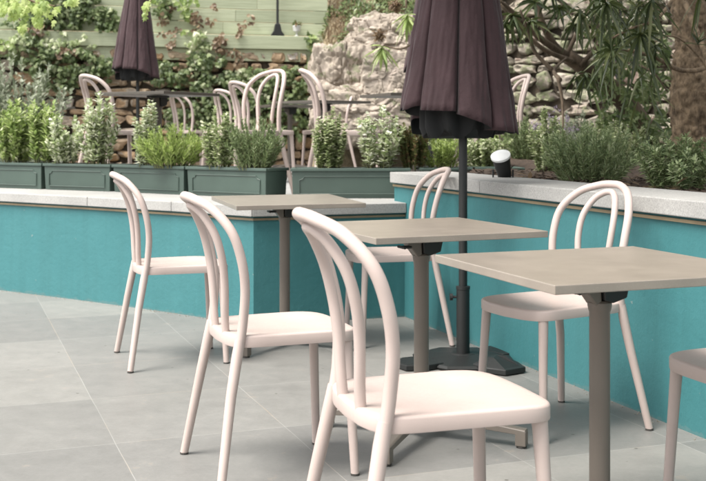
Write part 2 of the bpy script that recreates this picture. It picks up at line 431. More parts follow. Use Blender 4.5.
for x, y, rz, lab in (
  (-.838, 5.185, .335, 'leftmost patio chair, open floor around it, beside the bright teal wall'),
  (-.250, 3.530, .375, 'patio chair between the leftmost one and the nearest one'),
  (.737, 4.030, -2.61, 'pale pink hoop-back chair facing left behind the nearest table, close to the right teal wall'),
  (.205, 5.650, -2.91, 'pale pink hoop-back chair tucked behind the middle table, left of the folded umbrella pole'),
  (1.132, 2.975, -2.72, 'patio chair cut off by the right edge, only seat corner and one leg showing')):
    copy_thing(chair, (x, y, 0), rz, lab, GC)
chair.scale = (1.07, 1.03, 1.02)
ZT = .61
for x, y, rz, lab in (
  (-1.86, 8.72, .75, 'terrace chair at the left end of the left terrace table, below the ivy'),
  (-1.87, 13.0, .75, 'small distant terrace chair seen under the right half of the left terrace table'),
  (-1.2, 11.8, .75, 'distant terrace chair just right of the left terrace table, behind another chair back'),
  (-.81, 9.85, .65, 'terrace chair overlapped by the big arched chair back right of it'),
  (-.76, 7.60, -2.35, 'tallest terrace chair back, a wide arch above the dark rosemary'),
  (-.06, 7.80, .15, 'terrace chair with curled back above the round variegated shrub, in front of the boulders'),
  (-.30, 12.4, -2.7, 'small distant terrace chair in front of the pale boulder'),
  (1.05, 8.40, -2.8, 'terrace chair back showing just right of the big folded umbrella')):
    copy_thing(chair, (x, y, ZT), rz, lab, GU)

# ------------------------------------------------------------------ table
def make_table(name, loc, rz, label, group, top='table', leg_='metal'):
    root = empty(name, loc, rz, label, 'table', group); h = .318
    m = MB(); m.box((-h, -h, .7185), (h, h, .74)); m.build('tabletop', M[top], root, bevel=.002)
    m = MB()                                                 # tilt mechanism under the top
    m.box((-.075, -.045, .706), (.075, .045, .7183))
    m.build('bracket', M['black'], root, bevel=.003)
    m = MB()
    P = [(-.010, .7058), (.062, .7058), (.068, .685), (.060, .652), (.020, .640), (-.006, .648)]
    m.rings([[Vector((x, y, z)) for x, z in P] for y in (-.034, .034)])
    m.build('hinge', M['black'], root, bevel=.003)
    m = MB(); P = [(-.060, .7058), (-.011, .7058), (-.007, .636), (-.024, .634), (-.040, .655), (-.062, .680)]
    m.rings([[Vector((x, y, z)) for x, z in P] for y in (-.024, .024)])
    m.build('hinge_arm', M[leg_], root, bevel=.004)
    m = MB(); m.tube([(-.085, -.02, .672), (-.050, -.02, .672)], .006, 8); m.tube([(-.085, -.045, .672), (-.085, .01, .672)], .005, 8)
    m.build('tilt_handle', M['black'], root, smooth=True)
    m = MB(); m.lathe([(.0265, .05), (.0265, .615), (.029, .622), (.031, .632), (.031, .640), (.026, .645)], n=28)
    m.build('column', M[leg_], root, smooth=True)
    m = MB(); m.lathe([(.048, .058), (.048, .094), (.044, .100), (.0268, .102)], n=28); m.build('hub', M[leg_], root, smooth=True)
    for k in range(4):
        a = R(45+90*k); Mx = Matrix.Rotation(a, 4, 'Z'); m = MB()
        prof = [(.03, .060, .096, .021), (.20, .056, .084, .020), (.375, .044, .064, .019)]
        m.rings([[Mx @ Vector((r, s*w_, z)) for s, z in ((-1, z0), (1, z0), (1, z1-.004), (.7, z1), (-.7, z1), (-1, z1-.004))] for r, z0, z1, w_ in prof])
        m.box((.340, -.0192, .008), (.3765, .0192, .058), Mx)
        L = m.build('leg', M[leg_], root, bevel=.002)
        m = MB(); m.lathe([(.016, 0), (.018, .002), (.018, .0078)], Mx @ Vector((.358, 0, 0)), 16); m.build('foot_cap', M['rubber'], L)
    return root
GT = 'square taupe cafe tables on the lower patio'
table = make_table('cafe_table', (.631, 2.809, 0), .350, 'nearest square taupe cafe table, running out of the right edge of the picture', GT)
copy_thing(table, (.241, 3.868, 0), .40, 'middle square taupe cafe table, left of the folded umbrella pole', GT)
t1 = copy_thing(table, (-.344, 5.533, 0), .31, 'farthest patio cafe table, pale shining top, before the corner of the teal wall', GT)
for ch in t1.children:
    if ch.name.startswith('tabletop'): ch.rotation_euler = (.016, 0, 0); ch.location = (0, -.012, -.008)
GV = 'square cafe tables on the upper terrace'
tt = None
for x, y, rz, lab in ((-1.418, 7.99, R(60), 'terrace table with its corner toward the viewer, below the left folded umbrella'),
  (-.28, 10.3, .7, 'terrace table in front of the boulders, at the middle of the terrace'),
  (-.69, 12.0, .35, 'distant terrace table left of the boulders, its post showing between chair legs'),
  (.46, 8.3, .35, 'terrace table half hidden behind the big folded umbrella'),
  (-3.65, 13.0, .35, 'distant terrace table at far left, behind the bright green shrubs')):
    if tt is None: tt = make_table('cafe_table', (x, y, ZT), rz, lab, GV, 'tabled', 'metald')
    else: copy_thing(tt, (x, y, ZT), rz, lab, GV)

# ------------------------------------------------------------------ umbrella
def make_umbrella(name, loc, rz, label, group):
    root = empty(name, loc, rz, label, 'umbrella', group)
    NA, NZ = 480, 44; m = MB()
    fold = [221, 264, 303, 338, 378, 424, 470, 512, 546, 581]       # pleat lines, degrees
    rings = []
    for j in range(NZ+1):
        t = j/NZ; r = []
        for k in range(NA):
            deg = 221+360*k/NA; i = max(q for q in range(len(fold)-1) if fold[q] <= deg+1e-6)
            f = (deg-fold[i])/(fold[i+1]-fold[i]); a = R(deg)
            lift = math.exp(-((deg-240)/26)**2)+math.exp(-((deg-600)/26)**2)
            dd = (deg-221)
            if deg > 500: lift = min(1, (deg-500)/22)
            elif deg <= 264: lift = 1-.06*dd/43
            elif deg <= 303: lift = .86-.62*(deg-264)/39
            elif deg <= 338: lift = .20-.16*(deg-303)/35
            else: lift = 0
            zb = 1.058+.112*lift+.020*abs(math.cos(math.pi*f))**3*(i > 2)
            z = 2.62+(zb-2.62)*t
            bk = .80+.20*min(1, abs(deg-480)/55) if 425 < deg < 535 else 1
            R0 = bk*(.020+.242*((2.62-z)/1.5)**.93)
            g0 = math.exp(-(f/.055)**2); g1 = math.exp(-((1-f)/.035)**2)
            rad = R0*(.90+.13*math.sin(math.pi*min(1, f*.93+.07))**.6+.05*f-(.26 if i else .06)*g0*(.35+.65*t)-.06*g1)
            q = Vector((math.cos(a)*2.2, math.sin(a)*2.2, z*1.1))
            rad += t*(.016*noise.noise(q*1.3)+.008*noise.noise(Vector((deg*.09, z*3.2+deg*.03, 3)))+.006*noise.noise(Vector((deg*.2, z*9-deg*.11, 7)))+.010*max(0, noise.noise(Vector((deg*.07+z*5, z*2.2, 11)))))
            r.append(Vector((rad*math.cos(a)-.030*t, rad*math.sin(a), z)))
        rings.append(r)
    m.rings(rings, cap=False)
    c = m.build('canopy', M['fabric'], root, smooth=True, ang=180)
    so_ = c.modifiers.new('thick', 'SOLIDIFY'); so_.thickness = .002; so_.offset = -1; c.data.materials[0] = M['inner_shade']; c.data.materials.append(M['fabric']); so_.material_offset = 1  # inner faces near-black: shade under the folded cloth painted as colour
    m = MB()                                                 # near-black bunch round the pole, standing for shade inside the folds
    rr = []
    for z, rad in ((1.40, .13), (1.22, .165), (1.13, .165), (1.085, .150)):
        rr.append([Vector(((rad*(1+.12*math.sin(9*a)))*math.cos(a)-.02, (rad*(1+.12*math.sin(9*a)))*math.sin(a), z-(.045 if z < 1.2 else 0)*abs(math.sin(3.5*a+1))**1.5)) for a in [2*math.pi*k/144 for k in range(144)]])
    m.rings(rr, cap=True); m.build('inner_shade', M['inner_shade'], root, smooth=True, ang=70)
    m = MB(); m.lathe([(.020, .30), (.020, 2.66), (.030, 2.67), (.030, 2.70), (.012, 2.73)], n=20); m.build('pole', M['black'], root, smooth=True)
    for k in range(8):
        a = 2*math.pi*k/8; m = MB(); m.tube([(.035*math.cos(a), .035*math.sin(a), 2.58), (.185*math.cos(a), .185*math.sin(a), 1.19)], .006, 6)
        m.build('rib', M['black'], root)
    m = MB(); m.lathe([(.031, .03), (.031, .335), (.033, .337), (.033, .35), (.0205, .352)], n=24); s = m.build('sleeve', M['black'], root, smooth=True)
    m = MB(); m.tube([(-.031, 0, .30), (-.048, 0, .30)], .006, 8); m.tube([(-.048, 0, .30), (-.062, 0, .30)], .016, 10); m.build('knob', M['black'], s, smooth=True)
    m = MB()
    def oct_(r, z, rot=0): return [Vector((r*math.cos(R(22.5+45*k)+rot), r*math.sin(R(22.5+45*k)+rot), z)) for k in range(8)]
    m.rings([oct_(.245, .004), oct_(.25, .012), oct_(.235, .022), oct_(.06, .036), oct_(.05, .04)]); m.build('base_plate', M['black'], root)
    for a in (210, 305, 35):
        Mx = Matrix.Rotation(R(a), 4, 'Z'); m = MB()
        lo = [(.17, -.09), (.27, -.10), (.355, -.06), (.355, .06), (.27, .10), (.17, .09)]
        hi = [(.20, -.03), (.25, -.035), (.335, -.045), (.335, .045), (.25, .035), (.20, .03)]
        zz = [.060, .062, .030, .030, .062, .060] if a == 305 else [.0295]*6
        m.rings([[Mx @ Vector((x, y, .0045)) for x, y in lo], [Mx @ Vector((x, y, .028)) for x, y in lo], [Mx @ Vector((x, y, z)) for (x, y), z in zip(hi, zz)]])
        m.build('base_weight', M['black'], root, bevel=.003)
    return root
GM = 'folded plum umbrellas'
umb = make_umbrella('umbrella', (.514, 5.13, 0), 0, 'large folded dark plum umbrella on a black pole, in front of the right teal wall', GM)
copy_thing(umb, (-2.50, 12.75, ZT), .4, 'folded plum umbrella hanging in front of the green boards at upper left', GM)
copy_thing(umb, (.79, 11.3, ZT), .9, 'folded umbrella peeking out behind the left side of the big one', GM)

# ------------------------------------------------------------------ planters
def make_planter(name, loc, rz, L, label, group):
    root = empty(name, loc, rz, label, 'planter', group); W_, H_ = .22, .165   # front face along +x at y=0
    m = MB(); m.rings([[Vector(p) for p in ((.006, .006, 0), (L-.006, .006, 0), (L-.006, W_-.006, 0), (.006, W_-.006, 0))], [Vector(p) for p in ((0, 0, H_), (L, 0, H_), (L, W_, H_), (0, W_, H_))]])
    m.build('box', M['planter'], root, bevel=.003)
    m = MB(); o, t = .010, .016
    for lo, hi in (((-o, -o, H_+.0005), (L+o, t, H_+.02)), ((-o, W_-t, H_+.0005), (L+o, W_+o, H_+.02)), ((-o, t+.0005, H_+.0005), (t, W_-t-.0005, H_+.02)), ((L-t, t+.0005, H_+.0005), (L+o, W_-t-.0005, H_+.02))): m.box(lo, hi)
    m.build('rim', M['planter'], root, bevel=.004)
    x0, x1, z0, z1, n_ = .045, L-.045, .028, H_-.03, .022
    path = [(x0, z0), (x1, z0), (x1, z1-n_), (x1-n_, z1-n_*.7), (x1-n_*1.4, z1), (x0+n_*1.4, z1), (x0+n_, z1-n_*.7), (x0, z1-n_), (x0, z0)]
    m = MB(); m.tube([(x, -.001, z) for x, z in path], .0032, 6); m.build('panel_moulding', M['planter'], root)
    m = MB(); m.box((t+.001, t+.001, H_+.001), (L-t-.001, W_-t-.001, H_+.012)); m.build('potting_soil', M['soil'], root)
    return root
GP = 'green planter boxes on the granite ledge'
def along(a, b_): return math.atan2(b_[1]-a[1], b_[0]-a[0])
PL = []
front = [(-3.42, 8.44), (-2.79, 8.08), (-2.18, 7.755), (-1.63, 7.465), (-1.07, 7.085), (-.51, 6.72)]
labs = ['leftmost green planter box, holding bright shrubs beyond the picture edge', 'green planter box at the left edge of the picture', 'green planter box left of the far left chair back, with pale variegated plants',
        'green planter box between the first two chair backs, with a bright lime shrub', 'green planter box left of the wall corner, holding dark rosemary']
for (p, q), lab in zip(zip(front, front[1:]), labs):
    L = math.dist(p, q)-.03
    PL.append((p, q, make_planter('planter_box', (p[0], p[1], .660), along(p, q), L, lab, GP)))
make_planter('planter_box', (-.375, 6.74, .660), 0, .72, 'shaded dark green planter box at the step of the wall, behind the farthest patio table', GP)
make_planter('planter_box', (.43, 6.80, .66), .12, .64, 'shaded green planter box behind the start of the taller wall', GP)
make_planter('planter_box', (1.15, 8.35, .715), 0, .45, 'dark planter box behind the small round spotlight', GP)

# ------------------------------------------------------------------ foliage
rnd = random.Random(11)
def rv(r=rnd):
    while True:
        v = Vector((r.uniform(-1, 1), r.uniform(-1, 1), r.uniform(-1, 1)))
        if .05 < v.length < 1: return v.normalized()
def leaf(m, p, d, n, L, W, shape='rhomb', curl=.25):
    d = d.normalized(); s = d.cross(n)
    if s.length < 1e-3: s = d.orthogonal()
    s.normalize(); n = s.cross(d).normalized()
    if shape == 'rhomb':
        m.add([p, p+d*L*.45+s*W*.5+n*W*.18, p+d*L-n*L*curl*.3, p+d*L*.45-s*W*.5+n*W*.18], [(0, 1, 2), (0, 2, 3)])
    elif shape == 'needle':
        m.add([p-s*W*.5, p+s*W*.5, p+d*L], [(0, 1, 2)])
    elif shape == 'oval':
        q = p+d*L*.5-n*L*curl*.1; e = p+d*L-n*L*curl*.5
        m.add([p, p+d*L*.28+s*W*.42, p+d*L*.68+s*W*.4-n*L*curl*.2, e, p+d*L*.68-s*W*.4-n*L*curl*.2, p+d*L*.28-s*W*.42, q-n*W*.12],
              [(0, 1, 6), (1, 2, 6), (2, 3, 6), (3, 4, 6), (4, 5, 6), (5, 0, 6)])
    elif shape == 'strap':
        P = [p+d*L*t-Vector((0, 0, 1))*L*curl*t*t for t in (0, .3, .65, 1)]; ws = (.12, .5, .42, 0)
        v = []
        for i, (q, ww) in enumerate(zip(P, ws)):
            if i < 3: v += [q+s*W*ww+n*W*.12, q-n*W*.06, q-s*W*ww+n*W*.12]
            else: v += [q]
        m.add(v, [(0, 3, 4, 1), (1, 4, 5, 2), (3, 6, 7, 4), (4, 7, 8, 5), (6, 9, 7), (7, 9, 8)])
    elif shape == 'ivy':
        pts = [(0, 0), (.10, -.38), (.30, -.48), (.38, -.22), (.66, -.36), (.62, -.12), (1, 0), (.62, .12), (.66, .36), (.38, .22), (.30, .48), (.10, .38)]
        v = [p+d*L*a+s*W*b_+n*(-.25*W*abs(b_)) for a, b_ in pts]+[p+d*L*.4+n*W*.03]
        m.add(v, [(i, (i+1) % 12, 12) for i in range(12)])
def stem_plant(name, base, w_, d_, h, nst_, leafmat, label, cat='shrub', group=None, L=.03, W=.016, per=34, shape='oval', spread=.35, wob=.05, bushy=.0, tips=None, lean=(0, 0), up=.6):
    """shrub as many stems, leaves set spirally on each; returns Empty > foliage, stems"""
    if shape == 'oval': L *= 1.15; W *= 1.15; per = int(per*1.5)
    else: per = int(per*1.15)
    h *= 1.08; nst = int(nst_*1.15)
    root = empty(name, base, 0, label, cat, group); ml, ms, mt = MB(), MB(), MB()
    for i in range(nst):
        a = rnd.uniform(0, 2*math.pi); q = math.sqrt(rnd.random())
        x0, y0 = math.cos(a)*q*w_*.28, math.sin(a)*q*d_*.28
        hh = h*rnd.uniform(.55, 1.0)*(1-.30*q*q)
        x1, y1 = math.cos(a)*q*w_*.5*(.8+spread)+lean[0]*hh, math.sin(a)*q*d_*.5*(.8+spread)+lean[1]*hh
        P = []
        for k in range(6):
            t = k/5
            P.append(Vector((x0+(x1-x0)*t**1.3+wob*h*.4*noise.noise(Vector((i*3.1, t*2, 0))), y0+(y1-y0)*t**1.3+wob*h*.4*noise.noise(Vector((i*3.1, t*2, 9))), hh*t)))
        ms.tube(P, [.0035-.0005*k for k in range(6)], 5, cap=False)
        pts = crom(P, 4); n_ = len(pts)
        for k in range(per):
            t = rnd.uniform(.08, 1); f = t*(n_-1); j = min(int(f), n_-2); p = pts[j].lerp(pts[j+1], f-j)
            ax = (pts[j+1]-pts[j]).normalized(); o = ax.orthogonal().normalized(); o.rotate(Matrix.Rotation(k*2.4+i, 3, ax))
            d = (o*(1-up)+ax*up+rv()*.35)
            l = L*rnd.uniform(.65, 1.2)*(1-.35*max(0, t-.8)/.2)
            p = p+o*bushy*rnd.random()
            leaf(ml, p, d, ax if shape != 'needle' else rv(), l, W*rnd.uniform(.8, 1.2), shape)
        if tips:
            for k in range(tips[1]):
                leaf(mt, pts[-1]+rv()*.02, rv()+Vector((0, 0, .8)), rv(), tips[2], tips[2]*.6, 'rhomb')
            mt.build('flower_head', M[tips[0]], root); mt = MB()
    ml.build('foliage', M[leafmat], root)
    ms.build('stems', M['stem'], root, smooth=True)
    return root
zs = .83                                                     # soil level inside the ledge planters
def pat(px, D, dy=0): p = at(px, 0, D); return (p.x, p.y, zs)
def hgt(py, D): return (HC-(py-YH)/F*D)-zs
# rows on the ledge, left to right
GS = 'shrubs growing in the ledge planters'
stem_plant('shrub', pat(-22, 8.25), .32, .22, hgt(100, 8.25), 26, 'white', 'cream-flecked bushy shrub rising at the left edge of the picture', group=GS, L=.040, W=.020, per=44)
stem_plant('shrub', pat(14, 8.0), .34, .22, hgt(96, 8.0), 34, 'bright', 'bright green leafy shrub in the planter at the left edge', group=GS, L=.050, W=.020, per=46, shape='oval')
stem_plant('shrub', pat(43, 7.85), .22, .2, hgt(84, 7.85), 14, 'bright', 'tall thin bright green shrub rising to a point, second plant from the left', group=GS, L=.055, W=.019, per=52, spread=.1, up=.5)
stem_plant('shrub', pat(66, 7.75), .26, .2, hgt(112, 7.75), 26, 'white', 'short cream and green variegated shrub left of the far left chair back', group=GS, L=.034, W=.018, per=40)
stem_plant('shrub', pat(97, 7.60), .27, .2, hgt(94, 7.6), 24, 'white', 'taller cream-white leafed shrub just left of the far left chair back', group=GS, L=.045, W=.018, per=44, up=.5)
stem_plant('shrub', pat(148, 7.35), .26, .2, hgt(97, 7.35), 20, 'white', 'upright cream-edged shrub behind the lime shrub, under the left terrace table', group=GS, L=.030, W=.018, per=60, spread=.15, up=.35)
stem_plant('shrub', pat(172, 7.20), .44, .24, hgt(126, 7.2), 60, 'lime', 'low wide lime green feathery shrub between the first two chair backs', group=GS, L=.045, W=.007, per=54, shape='rhomb', spread=.5, up=.7)
stem_plant('shrub', pat(220, 6.98), .26, .2, hgt(100, 6.98), 22, 'varieg', 'upright grey-green variegated shrub left of the dark rosemary', group=GS, L=.030, W=.017, per=56, spread=.15, up=.4)
stem_plant('rosemary', pat(255, 6.85), .36, .24, hgt(116, 6.85), 58, 'rose', 'dark needle-leaved rosemary below the tall arched terrace chair', 'rosemary', L=.034, W=.006, per=90, shape='needle', spread=.35, up=.55)
stem_plant('shrub', pat(329, 6.86), .26, .22, hgt(107, 6.86), 40, 'varieg', 'dense rounded variegated shrub on the shaded planter at the wall step', group=GS, L=.026, W=.018, per=64, spread=.1, up=.25)
stem_plant('shrub', pat(377, 6.86), .34, .22, hgt(106, 6.86), 22, 'white', 'loose open cream-edged shrub with bare lower stems, left of the folded umbrella', group=GS, L=.036, W=.022, per=34, spread=.3, up=.4)
stem_plant('shrub', pat(415, 6.92), .24, .2, hgt(118, 6.92), 28, 'red', 'bronze tinted shrub behind the hem of the big folded umbrella', group=GS, L=.028, W=.016, per=52, spread=.2)
stem_plant('shrub', pat(443, 6.98), .30, .2, hgt(134, 6.98), 40, 'lime', 'low light green shrub just left of the umbrella pole', group=GS, L=.030, W=.010, per=46, shape='rhomb')
GB = 'plants in the right planting bed'
def bp(px, D): p = at(px, 0, D); return (p.x, p.y, bed_z(p.x, p.y)-.02)
def bh(py, D, px): return (HC-(py-YH)/F*D)-bp(px, D)[2]
for px, top, D, w_, nst, mt_, shp, L_, W_, per, lab in (
  (487, 132, 7.2, .34, 36, 'varieg', 'oval', .026, .016, 44, 'low pale flecked shrub just right of the umbrella pole'),
  (527, 117, 8.0, .34, 60, 'rose', 'needle', .036, .006, 80, 'dark rosemary standing behind the small spotlight'),
  (549, 108, 6.6, .26, 30, 'varieg', 'oval', .024, .015, 60, 'upright speckled shrub at the left flank of the big rosemary'),
  (590, 122, 5.7, .46, 110, 'rosep', 'needle', .036, .0065, 90, 'big rounded rosemary bush in the middle of the right bed'),
  (680, 132, 5.2, .42, 64, 'rosep', 'rhomb', .042, .010, 70, 'feathery green bush at the right edge under the tree trunk'),
  (640, 150, 8.3, .5, 40, 'rose', 'rhomb', .04, .014, 50, 'low dark undergrowth between the big rosemary and the trunk'),
  (610, 118, 7.6, .5, 44, 'varieg', 'oval', .026, .014, 44, 'pale shrub behind the big rosemary, in front of the rubble wall'),
  (575, 112, 8.6, .5, 40, 'olive', 'oval', .028, .014, 44, 'greyish shrub rising behind the upright speckled shrub'),
  (505, 128, 9.0, .5, 44, 'bright', 'oval', .028, .014, 40, 'soft green shrub behind the spotlight, left of the dark rosemary'),
  (462, 138, 8.8, .5, 44, 'bright', 'oval', .028, .014, 40, 'soft green shrub seen behind the umbrella pole')):
    stem_plant('rosemary' if shp == 'needle' else 'shrub', bp(px, D), w_, w_*.8, max(.15, bh(top, D, px)), nst, mt_, lab, 'rosemary' if shp == 'needle' else 'shrub', GB, L=L_, W=W_, per=per, shape=shp, spread=.4 if shp == 'needle' else .3, up=.55 if shp == 'needle' else .4)
stem_plant('lavender', bp(556, 7.7), .30, .2, .36, 16, 'olive', 'thin lavender with small lilac flower heads above the speckled shrub', 'lavender', L=.03, W=.006, per=20, shape='rhomb', tips=('lilac', 10, .022))
# grey olive-like shrub on the terrace at far left
p = at(22, 0, 12.0); stem_plant('shrub', (p.x, p.y, ZT), 1.0, .5, 1.30, 60, 'olive', 'large grey-green airy shrub in front of the stone wall at far left', L=.07, W=.026, per=60, spread=.3, wob=.2)

# ------------------------------------------------------------------ back walls
def stone_wall(name, a, b_, z0, z1, mat, label, sw=.30, sh=.16, seed=1, topf=None, jit=.25):
    root = empty(name, (a[0], a[1], 0), math.atan2(b_[1]-a[1], b_[0]-a[0]), label, 'wall')
    L = math.dist(a, b_); r = random.Random(seed); m = MB()
    z = z0
    while z < z1:
        hh = sh*r.uniform(.5, 1.5); x = -r.random()*sw
        while x < L:
            ww = sw*r.choice((.4, .6, .8, 1, 1.3, 1.7))*r.uniform(.8, 1.2)
            cx, cz = x+ww/2, z+hh/2
            if topf is None or cz < topf(cx):
                nu, nv = 18, 8; rings = []
                tilt = r.uniform(-.12, .12); off = Vector((r.random()*50, r.random()*50, 0)); hx = hh*r.uniform(.85, 1.1)
                dp = r.uniform(.05, .11)
                for j in range(nv):
                    th = math.pi*(j+.5)/nv*.5; ring = []       # half shell towards the viewer
                    rad, yy = math.sin(th)**.42, -math.cos(th)**.6*dp
                    for k in range(nu):
                        an = 2*math.pi*k/nu; c, s = math.cos(an), math.sin(an); e = .55
                        px = abs(c)**e*math.copysign(1, c)*ww*.455*rad; pz = abs(s)**e*math.copysign(1, s)*hx*.445*rad
                        q = noise.noise(Vector((px*9, pz*9, 0))+off)
                        px *= 1+jit*q; pz *= 1+jit*noise.noise(Vector((px*7, pz*7, 5))+off)
                        ring.append(Vector((cx+px+pz*tilt, yy+.04*q+.03*noise.noise(Vector((px*24, pz*24, 2))+off), cz+pz+px*tilt)))
                    rings.append(ring)
                m.rings(rings, cap=True)
            x += ww
        z += hh
    m.build('stones', M[mat], root, smooth=True, ang=28)
    m = MB(); n = 40; base = 0
    for i in range(n):
        x0, x1 = L*i/n, L*(i+1)/n; zt = min(z1, topf((x0+x1)/2) if topf else z1)
        m.box((x0, .002, z0-.6), (x1, .35, zt))
    m.build('core', M['mortar'], root)
    return root
WA, WB = (-6.2, 13.02), (-.05, 14.62)
stone_wall('stone_wall', WA, WB, .58, 1.98, 'stone_w', 'brown rubble stone wall below the green boards, behind the left terrace tables', .30, .14, 3, jit=.55)
stone_wall('stone_wall', (.95, 12.9), (5.6, 9.2), .6, 3.3, 'stone_g', 'tall mossy grey rubble wall behind the leaning branches at right', .24, .165, 8, jit=.85)

ang = math.atan2(WB[1]-WA[1], WB[0]-WA[0])
fence = empty('board_fence', (WA[0], WA[1], 0), ang, 'sage green horizontal board fence with a projecting ledge, above the brown stone wall', 'fence')
LF = math.dist(WA, (-.33, 14.55)); rf = random.Random(5); m = MB()
z = 2.325
while z < 3.9:
    x = 0; first = rf.uniform(1.2, 2.6)
    while x < LF:
        x2 = min(LF, x+first); first = 2.6
        m.box((x+.002, .02+rf.uniform(0, .004), z), (x2-.002, .05, z+.158)); x = x2
    z += .165
m.box((0, -.06, 1.975), (LF, .0, 2.125))
m.build('boards', M['wood'], fence, bevel=.004)
m = MB(); m.box((0, -.11, 2.130), (LF, .012, 2.305)); m.build('ledge', M['wood'], fence, bevel=.006)
for k in range(4):
    m = MB(); m.box((.2+k*1.9, .052, 1.9), (.3+k*1.9, .14, 3.9)); m.build('post', M['wood'], fence)

# black post and little pot standing on the fence ledge
def wallpt(px, dz, dy=0):                                    # point on fence plane under picture column px
    k = (px-353)/F; t = (k*WA[1]-WA[0])/((WB[0]-WA[0])-k*(WB[1]-WA[1]))
    return Vector((WA[0]+(WB[0]-WA[0])*t+math.sin(ang)*-dy*-1, WA[1]+(WB[1]-WA[1])*t+dy*math.cos(ang), dz))
p = wallpt(279, 2.305, -.06); root = empty('lamp_post', p, ang, 'thin black post with a flared foot standing on the ledge of the board fence', 'post')
m = MB(); m.lathe([(.017, .14), (.017, 1.7)], n=12); m.build('pole', M['pipe'], root, smooth=True)
m = MB(); m.rings([[Vector((s*a, t*b_, z)) for s, t in ((-1, -1), (1, -1), (1, 1), (-1, 1))] for a, b_, z in ((.085, .028, .0), (.085, .03, .02), (.05, .028, .07), (.035, .025, .15), (.02, .02, .17))]); m.build('flared_foot', M['pipe'], root, bevel=.004)
p = wallpt(298, 2.305, -.06); root = empty('flower_pot', p, 0, 'small pale pot with a reddish plant on the fence ledge, right of the black post', 'pot')
m = MB(); m.lathe([(.03, 0), (.03, .01), (.012, .02), (.012, .05), (.045, .07), (.055, .14), (.05, .145)], n=16); m.build('pot', M['pot'], root, smooth=True)
m = MB()
for k in range(46): leaf(m, Vector((0, 0, .14))+rv()*.035, rv()+Vector((0, 0, .7)), rv(), .06, .03)
m.build('plant', M['red'], root)

# boulders
def boulder(c, rx, ry, rz_, label, seed, rough=.22, sq=.6):
    root = None; m = MB(); nu, nv = 200, 130; off = Vector((seed*7.3, seed*3.1, 0)); rings = []
    for j in range(nv+1):
        th = math.pi*(j+.001)/(nv+.002); r = []
        for k in range(nu):
            an = 2*math.pi*k/nu
            d = Vector((math.sin(th)*math.cos(an), math.sin(th)*math.sin(an), math.cos(th)))
            mx = max(abs(d.x), abs(d.y), abs(d.z)); e = d/(mx**sq)
            s = 1+rough*noise.noise(d*1.4+off)+rough*.55*noise.noise(d*3.7+off)-rough*.5*max(0, .12-abs(noise.noise(d*2.6+off)))/.12*.35+rough*.35*abs(noise.noise(d*8+off))+rough*.08*noise.noise(d*15+off)+rough*.05*noise.noise(d*33+off)
            dd, pp = noise.voronoi(d*2.4+off); s += rough*.55*(math.sin(pp[0].x*12.9+pp[0].y*78.2+pp[0].z*37.7))*.5*min(1, (dd[1]-dd[0])/.05)-rough*.35*max(0, 1-(dd[1]-dd[0])/.07)
            dd, pp = noise.voronoi(d*6+off); s += rough*.06*math.sin(pp[0].x*52.9+pp[0].y*18.2)-rough*.05*max(0, 1-(dd[1]-dd[0])/.08)
            r.append(Vector((e.x*rx*s, e.y*ry*s, e.z*rz_*s)))
        rings.append(r)
    m.rings(rings, cap=True); o = m.build('boulder', M['rock'], None, smooth=True, ang=24)
    o.location = c; return tag(o, label, 'boulder', 'pale boulders beside the board fence')
boulder(at(346, 92, 13.3), .42, .40, .62, 'large rounded mossy boulder at the left end of the group, beside the board fence', 2)
boulder(at(392, 48, 13.4), .50, .40, .38, 'upper boulder sloping up behind the folded umbrella', 5)
boulder(at(385, 74, 12.6), .27, .25, .26, 'squarish pinkish boulder below the hanging leaves', 9, .12, .8)
boulder(at(372, 118, 12.6), .50, .3, .34, 'low pale boulder behind the terrace tables', 12)
boulder(at(415, 100, 12.9), .40, .3, .45, 'boulder mostly hidden behind the big folded umbrella', 15)

# hillside cover
m = MB(); r5 = random.Random(9)
for i in range(3600):
    x = r5.uniform(-.38, 2.4); y = 13.7+abs(r5.gauss(0, 1.2)); p = Vector((x, y, hill_z(x, y)))
    if y > 20: continue
    leaf(m, p, Vector((r5.gauss(0, .5), r5.gauss(-.3, .5), .8)), rv(), r5.uniform(.06, .2), .012, 'rhomb')
tag(m.build('dry_grass', M['dry']), 'dry brown grass covering the slope above the boulders', 'grass', kind='stuff')
m = MB()
for i in range(9000):
    x = r5.uniform(-.38, 2.4); y = 13.7+abs(r5.gauss(0, 1.2))
    if noise.noise(Vector((x*1.9, y*1.9, 4))) < -.12: continue
    p = Vector((x, y, hill_z(x, y)+r5.uniform(.01, .12))); leaf(m, p, rv()+Vector((0, -.3, .2)), Vector((0, -.5, 1)), r5.uniform(.04, .08), .04, 'oval')
tag(m.build('ground_cover', M['ivy']), 'patchy green ground cover on the slope above the boulders', 'ground cover', kind='stuff')

